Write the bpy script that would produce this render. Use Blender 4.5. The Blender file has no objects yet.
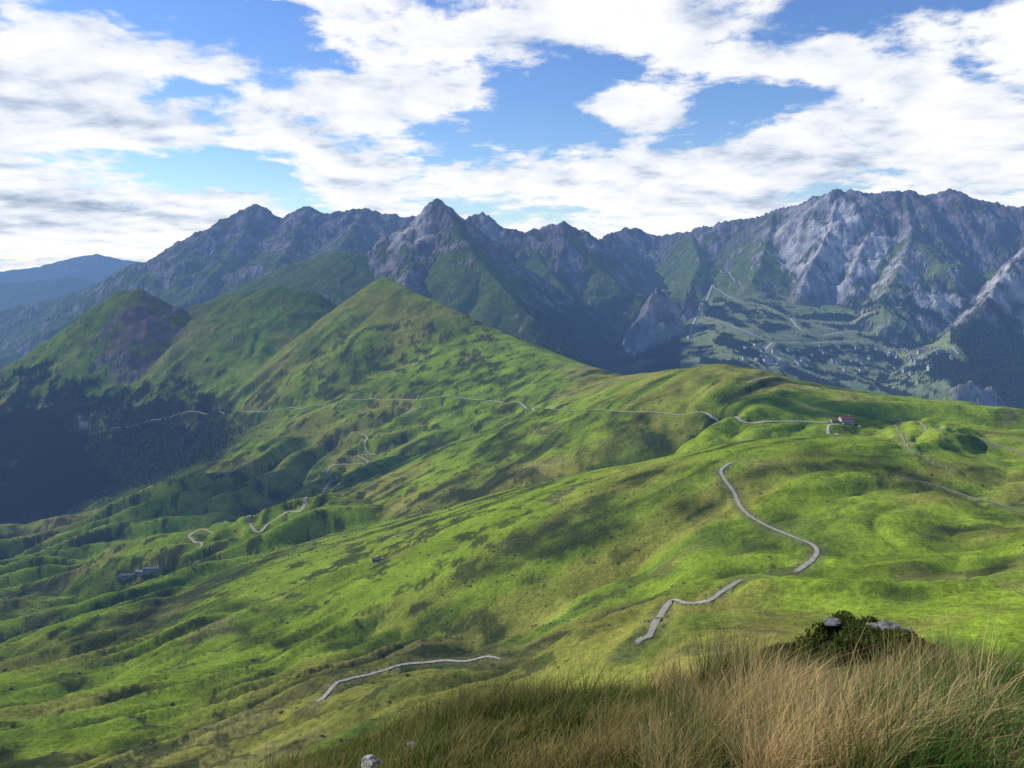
import bpy, math, time
import numpy as np
from mathutils import Vector
T0=time.time()
scene=bpy.context.scene
rng=np.random.default_rng(7)
F,U0,V0=770.0,512.0,280.0     # lens / level horizon in image pixels, for placing points by pixel
def ss(a,b,x):
    t=np.clip((x-a)/(b-a),0,1); return t*t*(3-2*t)
# ---------------------------------------------------------------- noise
_g=np.random.default_rng(3)
_perm=_g.permutation(1024).astype(np.int64)
_ang=_g.random(1024)*2*np.pi
_gx=np.cos(_ang); _gy=np.sin(_ang)
def perlin(x,y,seed=0):
    x=np.asarray(x,dtype=np.float64)+seed*37.31; y=np.asarray(y,dtype=np.float64)-seed*19.73
    xi=np.floor(x).astype(np.int64); yi=np.floor(y).astype(np.int64)
    xf=x-xi; yf=y-yi
    u=xf*xf*xf*(xf*(xf*6-15)+10); v=yf*yf*yf*(yf*(yf*6-15)+10)
    p0=_perm[xi&1023]; p1=_perm[(xi+1)&1023]
    def g(p,yy,fx,fy):
        k=_perm[(p+yy)&1023]; return _gx[k]*fx+_gy[k]*fy
    a=g(p0,yi,xf,yf); b=g(p1,yi,xf-1,yf); c=g(p0,yi+1,xf,yf-1); d=g(p1,yi+1,xf-1,yf-1)
    ab=a+u*(b-a); cd=c+u*(d-c)
    return (ab+v*(cd-ab))*1.5
def fbm(x,y,o=4,seed=0,r=.5):
    s=0;a=1
    for i in range(o):
        s=s+a*perlin(x*2**i,y*2**i,seed+i*3); a*=r
    return s
# ---------------------------------------------------------------- terrain
LV=np.array([100,200,300,400,520,660,820,1000,1200,1450,1750,2100,2600,3200,4000,5000,6500.])
TAB=[
(-400,[850,825,800,770,735,700,665,630,600,575,552,532,510,480,450,420,390]),
(0,   [845,815,788,757,718,682,647,612,586,562,540,522,505,470,440,410,380]),
(130, [850,818,785,745,705,668,630,597,572,548,525,505,480,450,430,400,370]),
(260, [860,810,762,720,682,645,610,578,550,522,495,468,432,402,390,370,340]),
(320, [855,800,746,697,666,633,600,569,540,511,480,450,410,360,370,350,340]),
(390, [850,790,730,674,650,620,590,560,530,500,465,430,370,286,330,320,320]),
(500, [830,760,705,667,640,612,580,548,515,480,445,405,340,390,400,370,330]),
(610, [820,740,660,628,605,575,545,512,475,430,394,380,420,420,380,345,300]),
(720, [800,700,640,597,560,515,466,436,405,369,400,440,440,395,350,308,270]),
(830, [790,690,628,588,545,492,443,428,405,388,430,460,450,415,370,315,265]),
(930, [790,690,625,582,538,496,460,434,412,400,430,465,460,430,385,320,265]),
(1024,[790,700,620,570,525,490,462,440,422,413,440,470,460,425,385,330,265]),
(1400,[790,700,620,560,510,470,445,430,418,425,440,460,450,420,380,330,270]),
]
def herm(xk,yk,xq):
    xk=np.asarray(xk,float); yk=np.asarray(yk,float)
    d=np.diff(yk,axis=-1)/np.diff(xk)
    m=np.empty_like(yk); m[...,1:-1]=(d[...,1:]+d[...,:-1])/2; m[...,0]=d[...,0]; m[...,-1]=d[...,-1]
    i=np.clip(np.searchsorted(xk,xq)-1,0,len(xk)-2)
    h=xk[i+1]-xk[i]; t=np.clip((xq-xk[i])/h,0,1)
    return (yk[...,i]*(2*t**3-3*t**2+1)+m[...,i]*h*(t**3-2*t**2+t)+yk[...,i+1]*(-2*t**3+3*t**2)+m[...,i+1]*h*(t**3-t**2))
GU=np.linspace(-400,1400,900); GL=np.linspace(np.log(100),np.log(6500),900)
_t=np.array([r[1] for r in TAB],float)
_t=herm(np.log(LV),_t,GL)
_t=herm([r[0] for r in TAB],_t.T,GU).T
def base(x,y):
    u=x/np.maximum(y,20)*F+U0
    fi=np.clip((u+400)/1800*899,0,898.999); fj=np.clip((np.log(np.clip(y,100,6499))-GL[0])/(GL[-1]-GL[0])*899,0,898.999)
    i=fi.astype(int); j=fj.astype(int); a=fi-i; b=fj-j
    v=(_t[i,j]*(1-a)*(1-b)+_t[i+1,j]*a*(1-b)+_t[i,j+1]*(1-a)*b+_t[i+1,j+1]*a*b)
    return (V0-v)/F*np.clip(y,4,6500)
def W(u,v,y): return ((u-U0)/F*y,y,(V0-v)/F*y)
# (name, rockiness, slope, round, gully amp, gully wavelength, pts(u,v,y))
CREST=[(345,332,3200),(362,298,3100),(385,278,3000),(402,287,2900),(430,299,2800),(460,313,2700),(490,328,2600),(520,344,2450),(560,359,2250),(600,371,2050),(620,376,1950),(650,373,1700),(680,369,1550),(720,364,1450),(750,369,1450),(800,381,1450),(860,391,1450),(920,399,1450),(960,401,1450),(1000,408,1450),(1024,412,1450),(1200,420,1450),(1400,420,1450)]
RID=[
('far',.35,.45,0,120,900,[(-330,290,17000),(-100,282,17000),(0,271,17000),(40,266,17000),(75,257,17000),(97,253,17000),(125,259,17000),(150,262,17000),(230,280,17000)]),
('far',.35,.45,0,100,700,[(-330,300,12500),(-100,296,12500),(-20,284,12500),(30,281,12500),(70,276,12500),(110,283,12500),(170,295,12500)]),
('main',.9,.62,0,150,420,[(-300,350,8000),(-100,330,8000),(0,311,8000),(60,298,8000),(120,276,8000),(150,262,7900),(180,251,7800),(205,242,7700),(228,221,7600),(243,215,7500),(250,212,7500),(257,205,7500),(264,213,7500),(275,229,7500),(285,219,7500),(298,210,7500),(308,207,7500),(320,214,7500),(345,211,7500),(365,208,7500),(385,215,7500),(415,217,7500),(450,228,7500)]),
('main',.7,.6,0,90,350,[(257,207,7500),(230,255,6600),(190,300,5800),(130,340,5200)]),
('main',.7,.6,0,90,350,[(310,208,7500),(290,245,6600),(270,275,5900)]),
('main',.7,.6,0,90,350,[(365,210,7500),(345,240,6500),(330,262,5900)]),
('midgreen',.25,.55,60,50,350,[(170,335,4600),(215,305,4800),(250,285,4900),(300,262,5000),(345,251,5000),(375,257,5000),(402,268,4900)]),
('peak',.85,.85,0,110,300,[(385,268,5000),(398,256,5050),(410,240,5150),(424,216,5200),(433,204,5200),(438,199,5200),(446,209,5200),(455,223,5300),(463,227,5700),(470,217,6000),(480,212,6000),(492,219,6000),(505,230,5900),(525,233,5900),(545,227,5900),(563,223,5900),(580,229,5900),(598,243,6100),(612,233,7300),(628,228,7300),(645,233,7300),(660,237,7300),(690,231,7200),(715,224,7000),(740,220,7000),(760,218,6900),(775,209,6800),(795,207,6600),(812,199,6500),(832,191,6300),(850,190,6300),(880,194,6300),(905,190,6300),(925,196,6300),(950,189,6300),(975,197,6300),(1000,205,6200),(1024,208,6100),(1100,205,6000),(1300,215,6000)]),
('spur',.35,.8,0,70,260,[(440,202,5200),(466,238,4750),(500,285,4300),(545,330,3900),(590,362,3500)]),
('spur',.95,.8,0,80,200,[(425,214,5200),(412,255,4750),(405,285,4300)]),
('spur',.4,.75,0,80,260,[(520,233,5900),(560,285,5200),(600,330,4700),(630,358,4300)]),
('spur',.35,.7,0,80,260,[(563,224,5900),(600,270,5500),(640,300,5200)]),
('spur',.35,.6,0,80,300,[(690,231,7200),(700,262,6300),(690,285,5600)]),
('spur',.4,.6,0,80,300,[(775,209,6800),(765,250,6000),(750,285,5400)]),
('crag',1.22,1.9,4,75,85,[(640,332,4500),(647,308,4550),(653,292,4600),(658,285,4620),(664,291,4650),(669,303,4700),(676,320,4800)]),
('crag',.8,1.3,4,70,85,[(676,322,4850),(684,300,4950),(692,289,5050),(703,302,5100),(712,318,5100)]),
('cliff',1.1,1.35,0,150,260,[(838,191,6300),(830,230,5850),(812,262,5500),(796,300,5200)]),
('cliff',.7,1.0,0,120,240,[(870,194,6300),(868,235,5800),(850,275,5400)]),
('cliff',.55,.8,0,100,260,[(905,190,6300),(912,235,5700),(895,275,5200),(880,305,4850)]),
('cliff',1.05,1.25,0,130,260,[(1100,205,5900),(1050,225,5000),(1022,252,4700),(995,290,4400),(975,318,4200)]),
('cliff',.2,.6,0,60,260,[(975,318,4200),(950,350,3900)]),
('crag',1.25,1.6,8,50,80,[(945,398,3000),(970,384,3050),(990,390,3100)]),
('hill',.5,.72,12,60,220,[(-250,440,3300),(-100,410,3300),(0,380,3300),(40,353,3300),(75,331,3300),(105,306,3300),(127,291,3300),(138,289,3300),(150,294,3300),(170,307,3350),(190,320,3400)]),
('hill',.3,.66,55,45,260,[(190,320,3400),(205,305,3450),(225,297,3450),(250,291,3400),(275,286,3350),(298,288,3350),(318,302,3350),(334,325,3350),(345,345,3300)]),
('hill',.5,.70,8,65,200,[(138,291,3300),(128,370,2950),(105,440,2700)]),
('hill',.5,.66,5,50,200,[(85,325,3300),(60,390,3000),(30,450,2750)]),
('hill',.3,.66,25,60,200,[(285,287,3350),(250,355,3000),(215,420,2750)]),
('hill',.3,.7,15,50,200,[(225,297,3450),(195,350,3150),(165,410,2900)]),
('crest',.05,.75,28,40,200,CREST[:7]),
('crest',.05,.42,45,22,240,CREST[6:]),
('knoll',.0,.36,60,6,200,[(775,450,790),(805,441,815),(850,437,840),(900,444,850),(960,456,850)]),
]
def terrain(x,y,full=False):
    x=np.asarray(x,float); y=np.asarray(y,float)
    z=base(x,y)
    # folds of the grassy slopes, running down from the crest to the left-hand valley
    al=x*.88+y*.47; ac=-x*.47+y*.88
    w1=perlin(x/520,y/520,11)
    ac2=ac+170*w1+35*perlin(x/160,y/160,12)
    dmin=np.full(x.shape,1e9)
    P=[W(*p) for p in CREST]
    for a,b in zip(P[:-1],P[1:]):
        ex,ey=b[0]-a[0],b[1]-a[1]; L2=ex*ex+ey*ey
        t=np.clip(((x-a[0])*ex+(y-a[1])*ey)/L2,0,1)
        dmin=np.minimum(dmin,np.hypot(x-a[0]-t*ex,y-a[1]-t*ey))
    att=ss(20,330,dmin)*(1-.5*ss(80,480,x))*(1-ss(2600,3300,y))
    f1=np.abs(perlin(ac2/250,al/1000,1)); f2=np.abs(perlin(ac2/90,al/330,2)); f3=np.abs(perlin(ac2/36+.3*w1,al/105,5))
    A=ss(250,1300,y)
    fold=(f1-.3)*(125*A+12)*att+(f2-.3)*(46*A+9)*att*ss(80,350,y)+(f3-.3)*(12)*ss(100,400,y)*(1-ss(1800,3000,y))*np.maximum(att,.3)
    z=z+fold
    z=z+fbm(x/24,y/24,4,21)*1.3*ss(60,250,y)*(1-ss(1500,2500,y))
    rk=np.zeros(x.shape)
    wx=130*perlin(x/700,y/700,31)+45*perlin(x/210,y/210,32)
    wy=130*perlin(x/700,y/700,33)+45*perlin(x/210,y/210,34)
    for name,rock,sl,rd,ga,gl,pts in RID:
        P=[W(*p) for p in pts]; s0=0
        for a,b in zip(P[:-1],P[1:]):
            ex,ey=b[0]-a[0],b[1]-a[1]; L=math.hypot(ex,ey)
            t=np.clip(((x-a[0])*ex+(y-a[1])*ey)/(L*L),0,1)
            d=np.hypot(x-a[0]-t*ex,y-a[1]-t*ey)
            if rd: d=np.sqrt(d*d+rd*rd)-rd
            c=a[2]+t*(b[2]-a[2])-sl*d
            m=c>z-ga
            if m.any():
                dm=d[m]; s=s0+t[m]*L+wx[m]*np.clip(dm/250,0,1); ramp=np.clip(dm/(320 if name!='crag' else 90),0,1)
                q=dm+wy[m]
                r1=1-2*np.abs(perlin(s/gl,q/(gl*4),40)); r2=1-2*np.abs(perlin(s/(gl*.4),q/(gl*1.3),41))
                cc=c[m]+ga*ramp*(.75*(r1-.45)+.35*(r2-.45))
                zz=z[m]; up=cc>zz
                zz=np.where(up,cc,zz); z[m]=zz
                rr=rk[m]; rr[up]=rock; rk[m]=rr
            s0+=L
    hi=ss(1500,3500,y)*np.clip(rk+.15,0,1)
    z=z+hi*(fbm(x/130,y/130,4,50,.6)*20)+hi*rk*((1-2*np.abs(perlin(x/60,y/60,57)))*11+(1-2*np.abs(perlin(x/140,y/140,58)))*12)
    # foreground brow
    fg=-1.62-.40*y-.40*np.sqrt(np.minimum(x,0)**2+.2)+.18+.12*fbm(x/2.2,y/2.2,3,60)+.02*np.maximum(x,0)
    w=ss(9,30,y)
    q=((x-8.25)/2.7)**2+((y-19.5)/3.0)**2
    z=fg*(1-w)+z*w+2.15*np.exp(-q**1.4)*(1+.25*perlin(x/1.1,y/1.1,61))
    if full: return z,rk,f1,f2,f3
    return z
NR,NC=1350,1300
lt=np.linspace(np.log(4.),np.log(26015.),4000)
yy=np.exp(lt)-15
den=1+.9*ss(700,1000,yy)*(1-ss(8300,9500,yy))
cum=np.cumsum(den); cum=(cum-cum[0])/(cum[-1]-cum[0])
YR=np.exp(np.interp(np.linspace(0,1,NR),cum,lt))-15
sv=np.linspace(-1.15,1.15,4000); den=1+1.0*(1-ss(.66,.8,np.abs(sv))); cum=np.cumsum(den); cum=(cum-cum[0])/(cum[-1]-cum[0])
SC=np.interp(np.linspace(0,1,NC),cum,sv)
Yg,Sg=np.meshgrid(YR,SC,indexing='ij')
Xg=Sg*(Yg+15)
Z,RK,F1,F2,F3=terrain(Xg.ravel(),Yg.ravel(),True)
Z=Z.reshape(NR,NC); RK=RK.reshape(NR,NC);F1=F1.reshape(NR,NC);F2=F2.reshape(NR,NC);F3=F3.reshape(NR,NC)
print('terrain',time.time()-T0)
def gz(x,y):
    """ground height on the built sheet"""
    x=np.atleast_1d(np.asarray(x,float)); y=np.atleast_1d(np.asarray(y,float))
    i=np.clip(np.searchsorted(YR,y)-1,0,NR-2); b=np.clip((y-YR[i])/(YR[i+1]-YR[i]),0,1)
    s=x/(y+15); j=np.clip(np.searchsorted(SC,s)-1,0,NC-2); a=np.clip((s-SC[j])/(SC[j+1]-SC[j]),0,1)
    return Z[i,j]*(1-a)*(1-b)+Z[i,j+1]*a*(1-b)+Z[i+1,j]*(1-a)*b+Z[i+1,j+1]*a*b
_ys=np.exp(np.linspace(np.log(60),np.log(9000),4000))
def sight(u,v,ymin=60):
    """ground point met by the camera ray through an image pixel"""
    ys=_ys[_ys>=ymin]; xs=(u-U0)/F*ys; zr=(V0-v)/F*ys
    g=gz(xs,ys); k=np.where(g>=zr)[0]
    k=k[0] if len(k) else len(ys)-1
    return xs[k],ys[k]
# ---------------------------------------------------------------- mesh helper
def mesh_obj(name,verts,faces,mat,smooth=False,cols=None,parent=None):
    verts=np.asarray(verts,dtype=np.float32); me=bpy.data.meshes.new(name)
    if isinstance(faces,np.ndarray):
        n=faces.shape[1]; nf=len(faces)
        me.vertices.add(len(verts)); me.vertices.foreach_set('co',verts.ravel())
        me.loops.add(nf*n); me.loops.foreach_set('vertex_index',faces.astype(np.int32).ravel())
        me.polygons.add(nf); me.polygons.foreach_set('loop_start',(np.arange(nf)*n).astype(np.int32))
        me.update(calc_edges=True)
    else:
        me.from_pydata([tuple(map(float,v)) for v in verts],[],faces)
    me.polygons.foreach_set('use_smooth',np.full(len(me.polygons),smooth))
    if cols is not None:
        a=me.color_attributes.new('Col','FLOAT_COLOR','POINT'); a.data.foreach_set('color',np.asarray(cols,dtype=np.float32).ravel())
    me.materials.append(mat)
    o=bpy.data.objects.new(name,me); scene.collection.objects.link(o)
    if parent: o.parent=parent
    return o
# ---------------------------------------------------------------- materials
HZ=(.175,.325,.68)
def newmat(name):
    m=bpy.data.materials.new(name); m.use_nodes=True; m.node_tree.nodes.clear()
    m.cycles.emission_sampling='NONE'
    return m,m.node_tree.nodes,m.node_tree.links
def math_n(N,L,op,a,b=None,c=None):
    n=N.new('ShaderNodeMath'); n.operation=op
    for i,v in enumerate((a,b,c)):
        if v is None: continue
        if isinstance(v,(int,float)): n.inputs[i].default_value=v
        else: L.new(v,n.inputs[i])
    return n.outputs[0]
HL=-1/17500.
def finish(N,L,sh,haze=True):  # aerial haze painted on as blue emission, stronger with distance from origin
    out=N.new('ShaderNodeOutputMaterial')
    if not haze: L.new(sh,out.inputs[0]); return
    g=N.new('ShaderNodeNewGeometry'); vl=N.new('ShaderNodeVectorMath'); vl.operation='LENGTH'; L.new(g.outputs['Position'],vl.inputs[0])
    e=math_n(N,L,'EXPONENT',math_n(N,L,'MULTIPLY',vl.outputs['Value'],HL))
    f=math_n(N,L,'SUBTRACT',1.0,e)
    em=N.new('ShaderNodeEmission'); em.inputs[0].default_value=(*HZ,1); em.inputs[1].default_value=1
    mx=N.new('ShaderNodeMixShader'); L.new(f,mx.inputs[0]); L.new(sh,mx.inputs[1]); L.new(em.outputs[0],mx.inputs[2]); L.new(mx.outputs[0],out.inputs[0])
def noise(N,L,vec,scale,detail=6,rough=.6):
    n=N.new('ShaderNodeTexNoise'); n.inputs['Scale'].default_value=scale; n.inputs['Detail'].default_value=detail; n.inputs['Roughness'].default_value=rough
    L.new(vec,n.inputs['Vector']); return n.outputs['Fac']
def mapr(N,L,v,a,b,c,d):
    n=N.new('ShaderNodeMapRange'); L.new(v,n.inputs[0])
    for i,k in enumerate((a,b,c,d)): n.inputs[i+1].default_value=k
    return n.outputs[0]
def scalecol(N,L,col,f):
    n=N.new('ShaderNodeVectorMath'); n.operation='SCALE'; L.new(col,n.inputs[0]); L.new(f,n.inputs['Scale']); return n.outputs[0]
def mat_terrain():
    m,N,L=newmat('terrain_ground')
    g=N.new('ShaderNodeNewGeometry'); P=g.outputs['Position']
    at=N.new('ShaderNodeAttribute'); at.attribute_name='Col'
    n1=noise(N,L,P,.02,8,.70); n2=noise(N,L,P,.30,5,.78)
    f=math_n(N,L,'MULTIPLY',mapr(N,L,n1,.3,.7,.60,1.40),mapr(N,L,n2,.3,.7,.50,1.50))
    col=scalecol(N,L,at.outputs['Color'],f)
    bp=N.new('ShaderNodeBump'); bp.inputs['Distance'].default_value=1.0
    hgt=math_n(N,L,'MULTIPLY',n1,math_n(N,L,'MULTIPLY_ADD',at.outputs['Alpha'],56.,5.0))
    h2=math_n(N,L,'MULTIPLY_ADD',n2,1.2,hgt)
    L.new(h2,bp.inputs['Height']); bp.inputs['Strength'].default_value=.85
    d=N.new('ShaderNodeBsdfDiffuse'); L.new(col,d.inputs[0]); L.new(bp.outputs[0],d.inputs['Normal']); d.inputs[1].default_value=.6
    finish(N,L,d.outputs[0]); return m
def mat_plain(name,col,rough=.85,sc=2.,var=.3,haze=True,bump=.0,vcol=False,transl=0,alpha=False):
    m,N,L=newmat(name)
    g=N.new('ShaderNodeNewGeometry'); n1=noise(N,L,g.outputs['Position'],sc,4,.6)
    if vcol or alpha:
        at=N.new('ShaderNodeAttribute'); at.attribute_name='Col'; src=at.outputs['Color']
    if not vcol:
        c=N.new('ShaderNodeRGB'); c.outputs[0].default_value=(*col,1); src=c.outputs[0]
    cc=scalecol(N,L,src,mapr(N,L,n1,.3,.7,1-var,1+var))
    if transl:
        b=N.new('ShaderNodeBsdfDiffuse'); L.new(cc,b.inputs['Color'])
    else:
        b=N.new('ShaderNodeBsdfPrincipled'); L.new(cc,b.inputs['Base Color']); b.inputs['Roughness'].default_value=rough
        b.inputs['Specular IOR Level'].default_value=.2 if rough>.5 else .5
    if bump:
        bp=N.new('ShaderNodeBump'); bp.inputs['Distance'].default_value=bump; L.new(n1,bp.inputs['Height']); L.new(bp.outputs[0],b.inputs['Normal'])
    sh=b.outputs[0]
    if transl:
        t=N.new('ShaderNodeBsdfTranslucent'); L.new(cc,t.inputs[0]); mx=N.new('ShaderNodeMixShader'); mx.inputs[0].default_value=transl
        L.new(sh,mx.inputs[1]); L.new(t.outputs[0],mx.inputs[2]); sh=mx.outputs[0]
    if alpha:   # ragged worn edge: gravel thins out into the turf
        n3=noise(N,L,g.outputs['Position'],.7,4,.75)
        a=math_n(N,L,'ADD',at.outputs['Alpha'],math_n(N,L,'MULTIPLY',math_n(N,L,'SUBTRACT',n3,.5),1.6)); a=mapr(N,L,a,.30,.75,0,1)
        t=N.new('ShaderNodeBsdfTransparent'); mx=N.new('ShaderNodeMixShader'); L.new(a,mx.inputs[0]); L.new(t.outputs[0],mx.inputs[1]); 
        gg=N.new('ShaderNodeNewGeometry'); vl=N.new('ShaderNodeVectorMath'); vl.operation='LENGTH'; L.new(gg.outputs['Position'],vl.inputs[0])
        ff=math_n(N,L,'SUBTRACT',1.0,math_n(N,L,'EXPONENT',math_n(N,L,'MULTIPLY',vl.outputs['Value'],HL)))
        em=N.new('ShaderNodeEmission'); em.inputs[0].default_value=(*HZ,1); m2=N.new('ShaderNodeMixShader'); L.new(ff,m2.inputs[0]); L.new(sh,m2.inputs[1]); L.new(em.outputs[0],m2.inputs[2])  # same painted haze glow, mixed in before the road's alpha
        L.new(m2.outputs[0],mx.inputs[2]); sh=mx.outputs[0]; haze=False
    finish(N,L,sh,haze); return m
# ---------------------------------------------------------------- roads
def crom(P,step):
    P=np.array(P,float); out=[]
    Q=np.vstack([2*P[0]-P[1],P,2*P[-1]-P[-2]])
    for i in range(1,len(Q)-2):
        a,b,c,d=Q[i-1],Q[i],Q[i+1],Q[i+2]; n=max(2,int(np.linalg.norm(c-b)/step))
        for k in range(n):
            t=k/n; out.append(.5*((2*b)+(-a+c)*t+(2*a-5*b+4*c-d)*t*t+(-a+3*b-3*c+d)*t**3))
    out.append(P[-1]); return np.array(out)
RC=(.31,.285,.235); TC=(.32,.285,.20); UC=(.38,.35,.29); VC=(.40,.40,.37)
ROADS=[
('mountain_road',3.6,UC,[(845,426),(832,425),(828,432),(838,437)]),
('mountain_road',3.0,RC,[(748,458),(738,461),(728,465),(721,472),(726,482),(735,495),(744,510),(758,522),(775,530),(796,538),(812,545),(817,553),(810,562),(792,571),(776,575)]),
('mountain_road',2.7,RC,[(764,577),(740,583),(715,594),(690,600),(672,606),(660,616),(652,629),(641,640),(622,656)]),
('mountain_road',2.2,RC,[(505,658),(492,659),(465,660),(440,663),(405,667),(375,672),(350,679),(333,689),(318,701),(308,710)]),
('mountain_road',5.6,UC,[(838,424),(810,423),(775,422),(740,420),(710,418),(690,414),(660,413),(620,412),(580,411),(550,409),(525,408),(505,404),(470,400),(430,399),(395,400),(365,400),(330,404),(290,408),(250,412),(205,415),(160,420),(120,428),(85,438)]),
('farm_track',5.2,TC,[(355,432),(367,438),(365,447),(375,455),(358,456),(368,463),(345,466),(330,468),(328,476),(337,480),(325,490),(305,500),(290,506),(284,516),(268,523),(250,520),(232,517)]),
('farm_track',4.6,TC,[(226,526),(205,530),(190,535),(192,541),(202,543),(196,550),(188,557)]),
('farm_track',5.,TC,[(400,418),(415,410),(432,404)]),
('farm_track',3.4,TC,[(790,398),(806,406),(822,413),(832,420)]),
('farm_track',3.4,TC,[(742,386),(756,380),(772,377)]),
('farm_track',2.4,TC,[(862,415),(900,421),(940,428),(975,437),(1010,450),(1040,458)]),
('farm_track',1.3,TC,[(893,424),(902,434),(908,448),(925,458),(950,470)]),
('farm_track',1.3,TC,[(900,478),(935,486),(975,500),(1024,512)]),
('resort_road',13.,VC,[(700,318),(735,328),(770,341),(800,343),(840,342),(880,346),(915,353),(960,357)]),
('resort_road',10.,VC,[(772,342),(765,352),(780,360),(772,368)]),
('resort_road',9.,VC,[(690,334),(695,320),(702,300),(712,285)]),
('resort_road',9.,VC,[(712,285),(735,300),(760,305),(790,318),(830,322),(870,312)]),
('resort_road',9.,VC,[(720,270),(745,285),(770,290),(800,296)]),
('resort_road',9.,VC,[(790,318),(800,330),(820,336),(850,332),(885,325)]),
]
Z0=Z.copy(); DM=np.full_like(Z,1e9); WM=np.zeros_like(Z)
road_geo=[]
for name,wd,col,pts in ROADS:
    P=[sight(u,v,2800 if name=='resort_road' else 60) for u,v in pts]
    Q=[P[0]]
    for p in P[1:]:
        if abs(math.log(p[1]/Q[-1][1]))<.30: Q.append(p)
    if len(Q)<2: continue
    C=crom(Q,3.0)
    zz=gz(C[:,0],C[:,1]); k=13
    if len(zz)>k*2:
        zp=np.pad(zz,k//2,mode='edge'); zz=np.convolve(zp,np.ones(k)/k,mode='valid')
    road_geo.append((name,wd,col,C,zz))
    for (x,y),z in zip(C,zz):
        r0=wd/2+1.5+y*.003; r1=r0*2+5
        i0,i1=np.searchsorted(YR,[y-r1,y+r1]); s=x/(y+15); ds=r1/(y+15)*1.1
        j0,j1=np.searchsorted(SC,[s-ds,s+ds])
        if i1<=i0 or j1<=j0: continue
        d=np.hypot(Xg[i0:i1,j0:j1]-x,Yg[i0:i1,j0:j1]-y); w=1-ss(r0,r1,d)
        up=(d<DM[i0:i1,j0:j1])&(w>0)
        zn=Z0[i0:i1,j0:j1]*(1-w)+z*w
        Z[i0:i1,j0:j1]=np.where(up,zn,Z[i0:i1,j0:j1]); WM[i0:i1,j0:j1]=np.where(up,w,WM[i0:i1,j0:j1]); DM[i0:i1,j0:j1]=np.where(up,d,DM[i0:i1,j0:j1])
road_mats={}
for name,wd,col,C,zz in road_geo:
    T=np.gradient(C,axis=0); 
    ks=np.ones(5)/5; T=np.stack([np.convolve(np.pad(T[:,c],2,mode='edge'),ks,mode='valid') for c in (0,1)],1)
    T/=np.linalg.norm(T,axis=1)[:,None]+1e-9; Nn=np.stack([-T[:,1],T[:,0]],1)
    n=len(C); offs=np.array([-.85,-.5,-.2,0,.2,.5,.85]); al_=np.array([-.3,.65,1.3,.8 if col!=TC else .6,1.3,.65,-.3]); V=[]
    wv=1+.15*perlin(np.arange(n)/9.,np.zeros(n)+n*.1)
    for o in offs:
        q=C+Nn*(o*wd*wv)[:,None]; V.append(np.stack([q[:,0],q[:,1],zz+.16+C[:,1]*.0006-.08*abs(o)*2],1))
    V=np.stack(V,1).reshape(-1,3)
    cols=np.ones((n,7,4)); fade=ss(0,8,np.arange(n))*ss(0,8,n-1-np.arange(n)); cols[:,:,3]=al_[None]*fade[:,None]-(1-fade[:,None])*.3
    i=np.arange(n-1)[:,None]*7+np.arange(6)[None]; i=i.ravel(); Fc=np.stack([i,i+1,i+8,i+7],1)
    if col not in road_mats: road_mats[col]=mat_plain('gravel_surface',col,.9,.35,.3,True,alpha=True)
    mesh_obj(name,V,Fc,road_mats[col],True,cols.reshape(-1,4))
print('roads',time.time()-T0)
# ---------------------------------------------------------------- land cover
dy=np.gradient(YR)[:,None]; zs=np.gradient(Z,axis=1)/np.gradient(SC)[None,:]
gx=zs/(Yg+15); gy=np.gradient(Z,axis=0)/dy-Sg*gx
slope=np.hypot(gx,gy)
x=Xg;y=Yg
al=x*.88+y*.47; ac=-x*.47+y*.88
nA=fbm(x/420,y/420,3,70); nB=fbm(ac/70,al/190,4,74); nC=fbm(x/18,y/18,4,80,.6); nD=fbm(x/150,y/150,4,85,.6); nE=fbm(x/45,y/45,5,99,.6)
def lerp(a,b,t): return a*(1-t[...,None])+np.array(b)*t[...,None]
lime=np.array([.225,.315,.028])
col=np.zeros((NR,NC,3))+lime
col=lerp(col,[.26,.25,.050],ss(-.2,.5,nA+.6*nB)*.9)       # olive / drying grass
col=lerp(col,[.12,.175,.026],ss(.05,.7,-nB+.2*nC+.25*nE)*.9)        # darker green sward
col=lerp(col,[.32,.27,.10],ss(.25,.8,nD+.35*nA+.3*nE+.1*nC)*.6)      # straw patches
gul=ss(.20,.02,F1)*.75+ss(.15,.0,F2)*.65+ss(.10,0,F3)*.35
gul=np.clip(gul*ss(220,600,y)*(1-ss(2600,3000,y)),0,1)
col=lerp(col,[.028,.048,.013],np.clip(gul*(.7+.6*nD+.6*nE),0,.94))  # bracken and bushes in gullies, darkened further to stand in for shade
left=1-ss(-100,250,x)
heath=ss(.24,.40,nE+.45*nD+.35*nC+.2*nB-.12*(1-left))*ss(.10,.35,slope)*(y<2700)*(.35+.65*left)
col=lerp(col,[.055,.066,.021],heath*.85)
farg=ss(2500,3600,y)
col=lerp(col,[.070,.105,.028],farg*.85)
# bare rock / scree
def G(cx,cy,rx,ry): return np.exp(-(((x-cx)/rx)**2+((y-cy)/ry)**2))
pale=1.2*G(2420,5750,360,560)+1.2*G(2980,4620,340,430)+.8*G(2750,4950,160,200)+.8*G(-680,5050,170,260)+.5*G(840,4560,80,120)+.5*G(-230,5950,120,160)+.6*G(1830,3030,120,80)
pale=np.clip(pale*(.75+1.0*nD+.8*nE),0,1)
e=.55*slope+.45*nD+.2*nC+.55*ss(-300,600,Z)+.5*(RK-.6)+.6*pale
rocky=ss(.72,1.02,e)*(RK>.08)*ss(2300,2700,y)
rc=np.zeros((NR,NC,3))+np.array([.150,.132,.150]); rc=lerp(rc,[.29,.265,.265],ss(.0,.7,nD+.5*nC+.8*(RK-.8))); rc=lerp(rc,[.075,.065,.078],ss(.0,.7,-nD))
scree=G(-1500,3120,150,230)
sc_=np.clip(scree*(1+1.2*nE+.8*nD),0,1)
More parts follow.
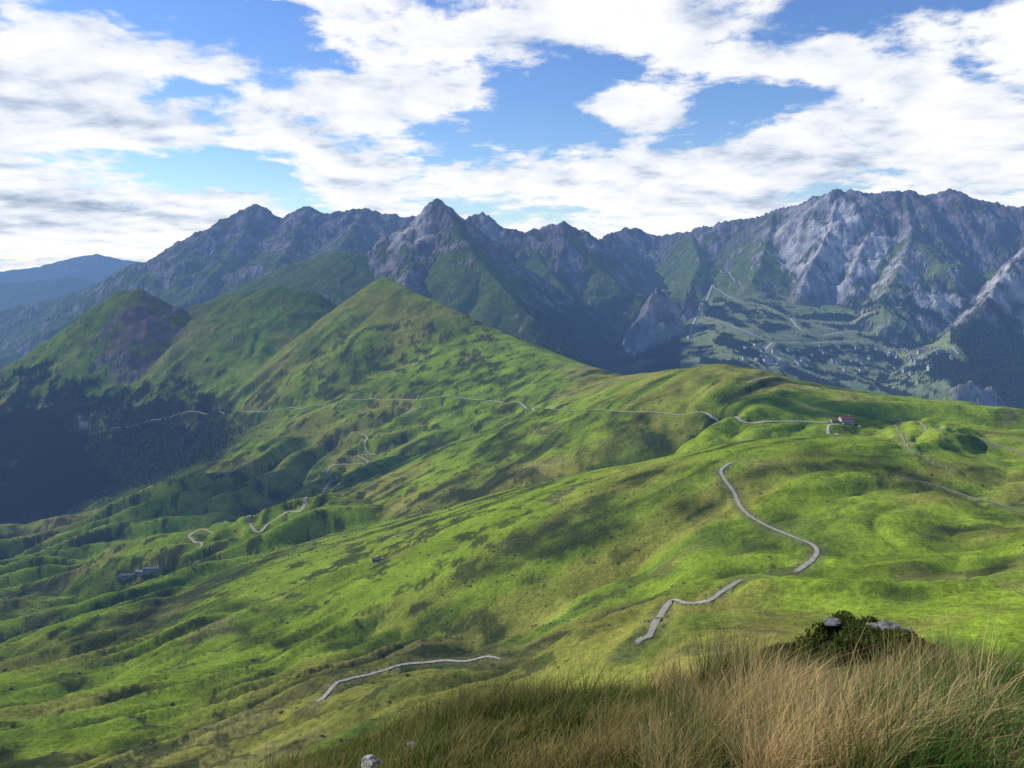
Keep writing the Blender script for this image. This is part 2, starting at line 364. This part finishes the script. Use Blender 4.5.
col=col*(1-rocky[...,None])+rc*rocky[...,None]
col=lerp(col,[.17,.12,.125],ss(.35,.7,sc_)*.9)
crag=ss(1.15,1.29,RK)
col=lerp(col,[.60,.57,.54],np.maximum(crag*ss(.7,1.3,slope+.7*nD+.6*nE)*.6,pale*rocky))
# dark woods
un=x/np.maximum(y,20)*F+U0
fl=(1-ss(200,290,un))*ss(2050,2300,y)*(1-ss(3400,3600,y))*ss(-350,-450,Z+150*nD+60*nE)
fr=ss(480,560,un)*ss(2500,2900,y)*(1-ss(5000,5800,y))*ss(0,-170,Z+200*nD+80*nC)
pistes=ss(.05,.12,np.abs(perlin(x/230+.3*nD,y/600,91)))*ss(-.20,-.08,fbm(x/210,y/260,4,95,.6))
fr=fr*np.where((un>680)&(un<950)&(y>3300),pistes,1)
forest=np.clip(np.maximum(fl,fr)*(1-crag)*(1-.7*rocky),0,1)
forest=np.where((y>2600)&(un>640)&(WM>.1),0,forest)
col=lerp(col,[.012,.025,.012],forest*.96)
pm=ss(670,710,un)*(1-ss(940,980,un))*ss(3300,3700,y)*(1-ss(4900,5800,y))*(1-forest)*(1-rocky)
col=lerp(col,[.25,.28,.13],pm*.8)
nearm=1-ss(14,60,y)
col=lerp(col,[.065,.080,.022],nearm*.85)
col=lerp(col,[.22,.21,.09],ss(.5,1.,WM)*.35*(y<1000))
rug=np.clip(rocky*.8+forest*.4+.15*ss(2500,3500,y),0,1)
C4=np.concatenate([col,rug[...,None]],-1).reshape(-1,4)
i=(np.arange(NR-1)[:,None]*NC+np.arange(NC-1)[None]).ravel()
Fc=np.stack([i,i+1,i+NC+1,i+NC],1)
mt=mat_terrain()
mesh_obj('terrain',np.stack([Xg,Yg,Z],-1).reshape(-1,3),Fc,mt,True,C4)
print('terrain mesh',time.time()-T0, 'z', Z.min(),Z.max())
# ---------------------------------------------------------------- scattered vegetation
def scatter(tmplV,tmplF,px,py,pz,sc,hs,jitter,cols):
    n=len(px); k=len(tmplV); a=rng.random(n)*6.283
    ca,sa=np.cos(a)[:,None],np.sin(a)[:,None]
    tv=tmplV[None]*(1+jitter*rng.normal(size=(n,k,1)))
    X=(tv[...,0]*ca-tv[...,1]*sa)*sc[:,None]+px[:,None]; Y=(tv[...,0]*sa+tv[...,1]*ca)*sc[:,None]+py[:,None]; ZZ=tv[...,2]*hs[:,None]+pz[:,None]
    V=np.stack([X,Y,ZZ],-1).reshape(-1,3); Fq=(tmplF[None]+(np.arange(n)*k)[:,None,None]).reshape(-1,3)
    c=np.repeat(np.concatenate([cols,np.ones((n,1))],1),k,axis=0)
    return V,Fq,c
tv=[];tf=[]
for lz,(r,z0,z1) in enumerate([(.30,.08,.55),(.23,.35,.8),(.14,.62,1.0)]):
    b=len(tv)
    for k in range(6): a=k*math.pi/3+lz*.5; rr=r*(1 if k%2 else .72); tv.append((rr*math.cos(a),rr*math.sin(a),z0))
    tv.append((0,0,z1))
    for k in range(6): tf.append((b+k,b+(k+1)%6,b+6))
b=len(tv)
for k in range(3): a=k*2.1; tv.append((.03*math.cos(a),.03*math.sin(a),-.1))
for k in range(3): a=k*2.1; tv.append((.02*math.cos(a),.02*math.sin(a),.3))
for k in range(3): k2=(k+1)%3; tf+= [(b+k,b+k2,b+3+k2),(b+k,b+3+k2,b+3+k)]
TV,TF=np.array(tv),np.array(tf)
area=(dy*np.gradient(SC)[None,:]*(Yg+15))
vis=(un>-150)&(un<1180)
def pick(w,n):
    w=(w*vis).ravel(); w=w/w.sum(); k=rng.choice(w.size,n,p=w)
    px=Xg.ravel()[k]; py=Yg.ravel()[k]; px=px+rng.normal(size=n)*4*py/2500; py=py+rng.normal(size=n)*6*py/2500
    return px,py,gz(px,py)
ft=np.clip(forest-.45,0,1)
px,py,pz=pick(area*ft*(Yg<5400),32000); n=len(px)
cols=np.array([.016,.032,.012])[None]*(.6+.9*rng.random((n,1)))
hh=7+8*rng.random(n)
V,Fq,c=scatter(TV,TF,px,py,pz,hh*1.1,hh,.08,cols)
mleaf=mat_plain('foliage',(.03,.05,.02),.9,.3,.3,True,vcol=True)
mesh_obj('conifer_forest',V,Fq,mleaf,False,c)
import bmesh
bm=bmesh.new(); bmesh.ops.create_icosphere(bm,subdivisions=2,radius=1); bm.verts.ensure_lookup_table()
IV=np.array([v.co[:] for v in bm.verts]); IF=np.array([[v.index for v in f.verts] for f in bm.faces]); bm.free()
shr=(ss(.3,.8,heath)*ss(.0,.4,nC)*left+.6*np.clip(gul,0,1)*(1-.8*ss(0,250,Xg)))*(WM<.05)*ss(200,300,Yg)*(1-ss(1300,2000,Yg))
px,py,pz=pick(area*shr,14000); n=len(px)
cols=np.array([.045,.062,.018])[None]*(.6+.9*rng.random((n,1)))
sc=(.3+.9*rng.random(n)**3)*(1+py/1500)
V,Fq,c=scatter(IV,IF,px,py,pz-.1,sc,sc*.5,.18,cols)
mesh_obj('shrubs',V,Fq,mleaf,False,c)
# ---------------------------------------------------------------- foreground grass
def blades(xs,ys,hmean,hvar,wid,lean,c0,c1,tipc,seed,hm=None,mixm=None):
    r=np.random.default_rng(seed); n=len(xs); z=gz(xs,ys)
    h=hmean*(1+hvar*r.normal(size=n)).clip(.3,1.9)
    if hm is not None: h=h*hm
    a=r.random(n)*6.283; ln=lean*(.3+1.1*r.random(n))
    dx=np.cos(a)*ln+.22+.25*perlin(xs/1.2,ys/1.2,3); dyv=np.sin(a)*ln-.05
    fa=r.random(n)*3.14; wx=np.cos(fa)*wid*(.6+.8*r.random(n)); wy=np.sin(fa)*wid
    cmix=r.random((n,1)) if mixm is None else np.clip(mixm[:,None]+.25*r.normal(size=(n,1)),0,1)
    V=[];Cc=[]; cb=np.array(c0)*(1-cmix)+np.array(c1)*cmix; cb=cb*(.65+.7*r.random((n,1)))
    tp=np.array(tipc)*(.35+.65*cmix)+np.array(c0)*(.65-.65*cmix)
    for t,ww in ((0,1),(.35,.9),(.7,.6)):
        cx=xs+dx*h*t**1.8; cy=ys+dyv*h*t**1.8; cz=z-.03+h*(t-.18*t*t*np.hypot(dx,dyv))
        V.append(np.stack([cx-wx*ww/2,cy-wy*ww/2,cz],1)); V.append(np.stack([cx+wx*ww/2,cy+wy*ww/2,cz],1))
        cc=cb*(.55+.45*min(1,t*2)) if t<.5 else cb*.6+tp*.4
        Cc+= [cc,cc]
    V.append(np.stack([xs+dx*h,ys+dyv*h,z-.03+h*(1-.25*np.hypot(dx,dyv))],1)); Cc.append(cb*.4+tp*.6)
    V=np.stack(V,1); Cc=np.stack(Cc,1); k=7
    f=np.array([(0,1,3),(0,3,2),(2,3,5),(2,5,4),(4,5,6)])
    Fq=(f[None]+(np.arange(n)*k)[:,None,None]).reshape(-1,3)
    c=np.concatenate([Cc.reshape(-1,3),np.ones((n*k,1))],1)
    return V.reshape(-1,3),Fq,c
def tufts(nt,per,region,spread,seed,cl=0):
    r=np.random.default_rng(seed)
    cu=r.uniform(region[0],region[1],nt); cy=r.uniform(region[2],region[3],nt)
    cx=(cu-U0)/F*cy
    hm=np.clip(.92+.34*r.normal(size=nt)+.9*perlin(cx/1.5,cy/1.5,8),.3,1.8); mm=np.clip(.45+1.9*perlin(cx/1.2,cy/1.2,17)+.3*r.normal(size=nt),0,1)
    sp=spread*(.5+.8*r.random(nt))
    x=np.repeat(cx,per)+r.normal(size=nt*per)*np.repeat(sp,per); y=np.repeat(cy,per)+r.normal(size=nt*per)*np.repeat(sp,per)
    return x,y,np.repeat(hm,per),np.repeat(mm,per)
mg=mat_plain('grass_blades',(1,1,1),.8,3.,.15,False,vcol=True,transl=.45)
parts=[]
green0,green1=(.05,.095,.016),(.15,.155,.04); straw0,straw1=(.30,.22,.075),(.64,.46,.20)
xs=rng.uniform(-9,17,90000); ys=4+13*rng.random(90000)**.8
parts.append(blades(xs,ys,.17,.35,.011,.6,green0,green1,(.22,.20,.07),101,None,np.clip(.5+perlin(xs/1.3,ys/1.3,4),0,1)))
xs,ys,hm,mm=tufts(900,42,(150,1100,4,14),.14,102); parts.append(blades(xs,ys,.27,.3,.009,.55,green0,(.23,.19,.06),(.36,.29,.12),103,hm,mm))
xs,ys,hm,mm=tufts(185,110,(650,1000,5.2,12.5),.095,104); parts.append(blades(xs,ys,.48,.3,.0065,.5,(.10,.125,.03),straw1,(.70,.53,.26),105,hm,mm+.05))
xs,ys,hm,mm=tufts(90,70,(430,680,5,10.5),.11,106); parts.append(blades(xs,ys,.30,.3,.007,.5,(.09,.11,.03),straw0,(.46,.35,.16),107,hm,mm-.1))
xs,ys,hm,mm=tufts(260,80,(860,1070,4.6,10.5),.17,108); parts.append(blades(xs,ys,.38,.28,.011,.45,(.040,.115,.018),(.09,.18,.03),(.20,.25,.08),109,hm,mm))
xs,ys,hm,mm=tufts(30,150,(670,765,8.5,11.5),.14,110); parts.append(blades(xs,ys,.66,.25,.007,.4,(.07,.09,.025),(.16,.14,.05),(.30,.24,.11),111,hm,mm))
off=0;VV=[];FF=[];CC=[]
for V,Fq,c in parts: VV.append(V);FF.append(Fq+off);CC.append(c);off+=len(V)
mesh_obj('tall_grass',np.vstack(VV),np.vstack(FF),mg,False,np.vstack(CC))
# heather mound behind the grass: leaf clumps
nl=75000; a=rng.random(nl)*6.283; rr=np.sqrt(rng.random(nl)); lx=8.3+3.4*rr*np.cos(a); ly=19.3+2.8*rr*np.sin(a)
keep=perlin(lx/.8,ly/.8,5)>-.45; lx=lx[keep];ly=ly[keep]; nl=len(lx)
lz=gz(lx,ly)+ (.03+.26*rng.random(nl))*(.6+1.1*np.clip(perlin(lx/.7,ly/.7,9),-.5,1))
s=.022+.025*rng.random(nl); V=np.stack([lx,ly,lz],1)[:,None,:]+rng.normal(size=(nl,3,3))*s[:,None,None]
cm=np.clip(.5+.9*perlin(lx/.9,ly/.9,77)+.3*rng.normal(size=nl),0,1)[:,None]; cc=np.array([.025,.05,.012])*(1-cm)+np.array([.11,.125,.03])*cm
mesh_obj('heather_shrub',V.reshape(-1,3),np.arange(nl*3).reshape(-1,3),mg,False,np.repeat(np.concatenate([cc,np.ones((nl,1))],1),3,axis=0))
mrock=mat_plain('limestone',(.15,.15,.135),.9,4.,.55,False,bump=.12)
def rock(x,y,s,flat=.6,seed=0,dz=0):
    r=np.random.default_rng(seed); bm=bmesh.new(); bmesh.ops.create_icosphere(bm,subdivisions=3,radius=1)
    V=np.array([v.co[:] for v in bm.verts]); Fc=np.array([[v.index for v in f.verts] for f in bm.faces]); bm.free()
    for k in range(9):
        nrm=r.normal(size=3); nrm/=np.linalg.norm(nrm); dd=V@nrm; c=.55+.3*r.random(); V=V-np.where(dd>c,dd-c,0)[:,None]*nrm
    V=V*(1+.05*r.normal(size=(len(V),1)))*np.array([s,s*.8,s*flat]); z=gz(x,y)[0]
    return V+np.array([x,y,z+dz]),Fc
off=0;VV=[];FF=[]
for k in range(30):
    X=8.9+rng.normal()*1.0; Y=18.6+rng.normal()*.5; V,Fc=rock(X,Y,.10+.26*rng.random()**2,.35,k,.14); VV.append(V);FF.append(Fc+off);off+=len(V)
mesh_obj('rock_outcrop',np.vstack(VV),np.vstack(FF),mrock)
mr2=mat_plain('pale_limestone',(.26,.255,.24),.9,5.,.45,False,bump=.08)
for (X,Y,S,k) in ((-1.62,9.0,.15,50),(-1.15,8.8,.08,51),(10.9,17.0,.10,52)):
    V,Fc=rock(X,Y,S,.6,k,.10); mesh_obj('limestone_rock',V,Fc,mr2)
# ---------------------------------------------------------------- buildings
mw=mat_plain('render_wall',(.45,.43,.39),.9,.8,.1); mst=mat_plain('stone_wall',(.30,.28,.25),.9,1.5,.25); mrf=mat_plain('tile_roof',(.20,.085,.06),.8,1.,.25)
msl=mat_plain('slate_roof',(.10,.105,.12),.6,1.,.2); mwin=mat_plain('window_glass',(.03,.035,.045),.2,1.,.1); mwood=mat_plain('timber',(.12,.07,.04),.8,2.,.2); mconc=mat_plain('concrete_wall',(.34,.33,.31),.9,.5,.15)
def boxm(name,x0,x1,y0,y1,z0,z1,mat,par):
    v=[(x0,y0,z0),(x1,y0,z0),(x1,y1,z0),(x0,y1,z0),(x0,y0,z1),(x1,y0,z1),(x1,y1,z1),(x0,y1,z1)]
    return mesh_obj(name,v,[(0,3,2,1),(4,5,6,7),(0,1,5,4),(1,2,6,5),(2,3,7,6),(3,0,4,7)],mat,False,None,par)
def house(name,x,y,rot,w,d,h,rh,wall,roof,storeys=2,bays=4,chim=True,dz=0):
    e=bpy.data.objects.new(name,None); scene.collection.objects.link(e); e.location=(x,y,float(gz(x,y)[0])+dz); e.rotation_euler=(0,0,rot)
    v=[(-w/2,-d/2,-6),(w/2,-d/2,-6),(w/2,d/2,-6),(-w/2,d/2,-6),(-w/2,-d/2,h),(w/2,-d/2,h),(w/2,d/2,h),(-w/2,d/2,h),(-w/2,0,h+rh),(w/2,0,h+rh)]
    mesh_obj('walls',v,[(0,1,5,4),(2,3,7,6),(1,2,6,9,5),(3,0,4,8,7)],wall,False,None,e)
    o=.6;t=.35; sl=rh/(d/2); zz=h-o*sl
    def R(s):
        vv=[(-w/2-o,s*(d/2+o),zz+.03),(w/2+o,s*(d/2+o),zz+.03),(w/2+o,0,h+rh+.03),(-w/2-o,0,h+rh+.03)]
        return vv+[(a,b,c+t) for a,b,c in vv]
    for k,s in enumerate((-1,1)): mesh_obj('roof_slope_%d'%(k+1),R(s),[(0,1,2,3),(4,5,6,7),(0,1,5,4),(1,2,6,5),(3,0,4,7)],roof,False,None,e)
    for sy in (-1,1):
        vs=[];fs=[]
        for st in range(storeys):
            zc=h/storeys*(st+.55); hh_=h/storeys*.24
            for b in range(bays):
                if st==0 and b==bays//2 and sy<0: continue
                xc=-w/2+w*(b+.5)/bays; ww=w/bays*.22; k=len(vs); yv=sy*(d/2+.04)
                vs+=[(xc-ww,yv,zc-hh_),(xc+ww,yv,zc-hh_),(xc+ww,yv,zc+hh_),(xc-ww,yv,zc+hh_)]; fs.append((k,k+1,k+2,k+3))
        mesh_obj('windows_%s'%('front' if sy<0 else 'back'),vs,fs,mwin,False,None,e)
    xc=-w/2+w*(bays//2+.5)/bays
    boxm('door',xc-.7,xc+.7,-d/2-.1,-d/2-.02,-.2,2.2,mwood,e)
    if chim: boxm('chimney',w*.25,w*.25+1.1,-.5,.6,h+rh*.6,h+rh+1.4,wall,e)
    return e
bx,by=sight(846,423); house('mountain_hotel',bx,by,.15,19,10,6.5,3.6,mw,mrf,2,5)
house('roadside_cafe',bx-19,by-4,.05,9,7,3.4,2.,mst,mrf,1,3,False)
for (u,v,w,d,r) in ((128,577,22,8,.3),(140,573,16,7,-.2),(150,570,26,8,.1),(119,579,10,7,.5),(160,566,9,6,.6)):
    X,Y=sight(u,v); house('stone_barn',X,Y,r,w*.85,d*.85,2.8,1.8,mst,msl,1,3,False)
X,Y=sight(376,561); house('shepherd_hut',X,Y,.2,8,5,2.4,1.4,mst,msl,1,2,True)
BL=[(768,364,45,16,22,6,.3),(782,366,38,14,18,5,-.2),(775,354,30,14,20,6,.1),(800,366,34,16,16,4,.5),(892,356,36,15,20,5,.2),(918,364,30,14,18,5,-.1),(930,370,26,14,14,4,.3),(858,350,30,14,12,3,.1),(700,326,24,14,10,3,0),(940,354,30,14,16,4,-.4),(756,346,26,14,10,3,.4),(790,352,30,14,14,4,.2),(820,352,24,12,10,3,-.3),(905,372,30,12,12,3,.4),(745,360,24,12,12,3,.2),(835,362,34,14,14,4,.1),(690,338,24,12,10,3,.3),(870,360,30,14,14,4,.6)]
rb=np.random.default_rng(4)
for k in range(34):
    c=((775,358),(910,362),(840,362))[k%3]; BL.append((c[0]+rb.normal()*20,c[1]+rb.normal()*6,16+12*rb.random(),11,9+5*rb.random(),3,rb.random()*1.5))
for k,(u,v,w,d,h,st,r) in enumerate(BL):
    X,Y=sight(u,v,2800); house('apartment_block' if k<18 else 'chalet',X,Y,r,w*1.1,d*1.1,h*1.1,5,(mconc if k%2 else mw),msl,st,7 if k<18 else 3,False)
def car(x,y,rot,colr):
    e=bpy.data.objects.new('parked_car',None); scene.collection.objects.link(e); e.location=(x,y,float(gz(x,y)[0])+.25); e.rotation_euler=(0,0,rot)
    mp=mat_plain('car_paint',colr,.3,1,.03)
    prof=[(-2.1,.3),(-2.1,.8),(-1.9,.95),(-1.5,1.0),(-.9,1.45),(.6,1.48),(1.2,1.0),(1.95,.85),(2.1,.6),(2.1,.3)]
    n=len(prof); v=[(a,-.85,b) for a,b in prof]+[(a,.85,b) for a,b in prof]
    v=[(a,(yy_*.8 if b>1.2 else yy_),b) for a,yy_,b in v]
    mesh_obj('body',v,[tuple(range(n))[::-1],tuple(range(n,2*n))]+[(i,(i+1)%n,n+(i+1)%n,n+i) for i in range(n)],mp,False,None,e)
    mesh_obj('side_windows',[p for s in (-1,1) for p in ((-1.3,s*.87,1.02),(.95,s*.87,1.02),(.5,s*.72,1.4),(-.85,s*.72,1.4))],[(0,1,2,3),(4,5,6,7)],mwin,False,None,e)
    vs=[];fs=[]
    for wx_ in (-1.3,1.3):
        for s in (-1,1):
            b=len(vs)
            for k in range(10): a=k*.6283; vs+=[(wx_+.32*math.cos(a),s*.7,.32+.32*math.sin(a)),(wx_+.32*math.cos(a),s*.9,.32+.32*math.sin(a))]
            fs+=[(b+2*k,b+2*((k+1)%10),b+2*((k+1)%10)+1,b+2*k+1) for k in range(10)]; fs+=[tuple(b+2*k for k in range(10)),tuple(b+2*k+1 for k in range(10))]
    mesh_obj('wheels',vs,fs,mwin,False,None,e)
for k,(dx_,dy_,c) in enumerate(((-8,-12,(.6,.6,.6)),(-3,-13,(.02,.03,.05)),(4,-14,(.35,.03,.03)),(14,-12,(.7,.7,.7)),(-28,-9,(.05,.08,.2)))): car(bx+dx_,by+dy_,.2+k*.7,c)
print('objects',time.time()-T0)
# ---------------------------------------------------------------- light
EL,AZ=math.radians(36),math.radians(-70)    # azimuth from +Y, clockwise positive
S=Vector((math.sin(AZ)*math.cos(EL),math.cos(AZ)*math.cos(EL),math.sin(EL)))
sl=bpy.data.lights.new('sun','SUN'); sl.energy=5; sl.angle=math.radians(.5); sl.color=(1,.955,.87)
so=bpy.data.objects.new('sun',sl); scene.collection.objects.link(so); so.rotation_euler=(-S).to_track_quat('-Z','Y').to_euler(); so.location=S*100
mc,N,L=newmat('shade_cloud_white'); d=N.new('ShaderNodeBsdfDiffuse'); d.inputs[0].default_value=(.85,.87,.9,1); finish(N,L,d.outputs[0],False)
def shade_cloud(q,h,rx,ry,seed):  # added lumps out of view, placed sunward of q to shade the ground there
    r=np.random.default_rng(seed); t=(h-q[2])/S.z; c=np.array(q)+np.array(S)*t
    VV=[];FF=[];off=0
    for k in range(34):
        a=r.random()*6.283; q_=math.sqrt(r.random())*.95; s=.10+.22*r.random()
        V=IV*np.array([s*rx,s*ry,s*.35*(rx+ry)/2])*(1+.10*r.normal(size=(len(IV),1)))+np.array([q_*rx*math.cos(a),q_*ry*math.sin(a),30*r.random()])
        VV.append(V+c);FF.append(IF+off);off+=len(V)
    mesh_obj('added_shade_cloud',np.vstack(VV),np.vstack(FF),mc,True)
shade_cloud((-1750,2450,-600),1900,420,230,1)
shade_cloud((650,4200,-350),2900,330,400,3)
shade_cloud((-620,1780,-400),2400,420,150,5)
shade_cloud((430,1180,-230),2000,210,60,8)
# ---------------------------------------------------------------- sky
w=bpy.data.worlds.new('World'); scene.world=w; w.use_nodes=True; N=w.node_tree.nodes; L=w.node_tree.links; N.clear()
def M(op,a,b=None,c=None): return math_n(N,L,op,a,b,c)
sky=N.new('ShaderNodeTexSky'); sky.sky_type='NISHITA'; sky.sun_disc=False; sky.sun_elevation=EL; sky.sun_rotation=AZ; sky.altitude=1800; sky.air_density=1.5; sky.dust_density=.0; sky.ozone_density=5
hs=N.new('ShaderNodeHueSaturation'); hs.inputs['Saturation'].default_value=1.15; hs.inputs['Hue'].default_value=.515; L.new(sky.outputs[0],hs.inputs['Color'])
bs=N.new('ShaderNodeBackground'); bs.inputs[1].default_value=.15; L.new(hs.outputs[0],bs.inputs[0])
tc=N.new('ShaderNodeTexCoord'); sp=N.new('ShaderNodeSeparateXYZ'); L.new(tc.outputs['Generated'],sp.inputs[0]); dx,dyy,dz=sp.outputs
zc=M('ADD',M('MAXIMUM',dz,0.0),.19)
px_=M('DIVIDE',dx,zc); py_=M('DIVIDE',dyy,zc)
def comb(a,b,c=0.):
    n=N.new('ShaderNodeCombineXYZ')
    for i,v in enumerate((a,b,c)):
        if isinstance(v,(int,float)): n.inputs[i].default_value=v
        else: L.new(v,n.inputs[i])
    return n.outputs[0]
def nz(vec,sc,det,ro,dist=0.):
    n=N.new('ShaderNodeTexNoise'); n.inputs['Scale'].default_value=sc; n.inputs['Detail'].default_value=det; n.inputs['Roughness'].default_value=ro; n.inputs['Distortion'].default_value=dist; L.new(vec,n.inputs['Vector']); return n.outputs['Fac']
V1=comb(px_,py_,5.); big=nz(V1,1.8,8,.56,.15)
V2=comb(M('ADD',px_,-.07),M('ADD',py_,.06),5.); big2=nz(V2,1.8,6,.56,.15)
fine=nz(V1,8.,6,.62,.15)
low=nz(comb(px_,py_,3.7),.7,2,.5); mid=nz(comb(px_,py_,9.1),3.2,4,.55,.1)
ysafe=M('MAXIMUM',dyy,.05); az=M('DIVIDE',dx,ysafe); el=M('DIVIDE',dz,ysafe)
def blob(u,v,ru,rv,amp):
    a=M('DIVIDE',M('SUBTRACT',az,(u-U0)/F),ru/F); b=M('DIVIDE',M('SUBTRACT',el,(V0-v)/F),rv/F)
    g=M('EXPONENT',M('MULTIPLY',M('ADD',M('MULTIPLY',a,a),M('MULTIPLY',b,b)),-1.0)); return M('MULTIPLY',g,amp)
def total(lst):
    s=0.0
    for b in lst: s=M('ADD',blob(*b),s)
    return s
cov=total([(185,85,50,20,-.16),(205,170,85,20,-.18),(275,25,65,24,-.15),(540,105,75,36,-.18),(595,78,40,20,-.08),(500,180,60,14,-.10),(765,98,65,18,-.16),(645,64,70,12,-.10),(110,0,60,15,-.12),(120,240,90,8,-.08),(470,60,50,14,-.06),
           (632,107,46,19,.45),(60,110,120,40,.14),(60,205,110,22,.12),(380,90,80,50,.10),(420,30,80,20,.08),(570,25,90,20,.10),(860,60,110,40,.10),(960,100,60,30,.10),(880,150,150,35,.14),(370,175,80,18,.14),(620,190,120,16,.14),(700,170,120,20,.10)])
behind=M('MULTIPLY',M('SUBTRACT',mapr(N,L,dyy,-.3,.5,0,1),1.0),.18)
high=mapr(N,L,dz,.38,.75,0,-.16)
hor=mapr(N,L,dz,.0,.14,.12,0)
D=M('ADD',M('ADD',M('ADD',M('MULTIPLY_ADD',M('SUBTRACT',fine,.5),.36,big),cov),M('ADD',behind,high)),hor)
mask=N.new('ShaderNodeMapRange'); mask.interpolation_type='SMOOTHSTEP'; L.new(D,mask.inputs[0]); mask.inputs[1].default_value=.43; mask.inputs[2].default_value=.55
mask.inputs[4].default_value=.97
grey=total([(50,105,140,36,.30),(50,205,100,22,.42),(320,182,70,8,.35),(860,150,170,24,.35),(650,122,50,7,.35),(700,203,60,7,.35),(100,65,90,15,.2)])
relief=M('MULTIPLY',M('SUBTRACT',big2,big),4.0)
sh=M('ADD',M('ADD',M('MULTIPLY_ADD',M('SUBTRACT',low,.5),.8,.12),M('MULTIPLY_ADD',M('SUBTRACT',mid,.5),.8,relief)),M('MULTIPLY_ADD',M('SUBTRACT',fine,.5),.6,grey))
rp=N.new('ShaderNodeValToRGB'); L.new(sh,rp.inputs[0]); e=rp.color_ramp.elements
e[0].position=.0; e[0].color=(1.0,1.0,1.0,1); e[1].position=1.; e[1].color=(.36,.43,.57,1)
k=rp.color_ramp.elements.new(.35); k.color=(.84,.88,.96,1); k=rp.color_ramp.elements.new(.65); k.color=(.58,.66,.80,1)
bc=N.new('ShaderNodeBackground'); L.new(rp.outputs[0],bc.inputs[0]); bc.inputs[1].default_value=1.02
mx=N.new('ShaderNodeMixShader'); L.new(mask.outputs[0],mx.inputs[0]); L.new(bs.outputs[0],mx.inputs[1]); L.new(bc.outputs[0],mx.inputs[2])
wo=N.new('ShaderNodeOutputWorld'); L.new(mx.outputs[0],wo.inputs[0])
w.cycles.sampling_method='MANUAL'; w.cycles.sample_map_resolution=512
# ---------------------------------------------------------------- camera
cd=bpy.data.cameras.new('camera'); co=bpy.data.objects.new('camera',cd); scene.collection.objects.link(co); scene.camera=co
cd.sensor_fit='HORIZONTAL'; cd.sensor_width=36; cd.lens=F/1024*36; cd.shift_y=-(384-V0)/1024; cd.clip_start=.1; cd.clip_end=60000
co.location=(0,0,0); co.rotation_euler=(math.radians(90),0,0)
scene.view_settings.view_transform='Standard'; scene.view_settings.look='None'; scene.view_settings.exposure=0
print('done',time.time()-T0)
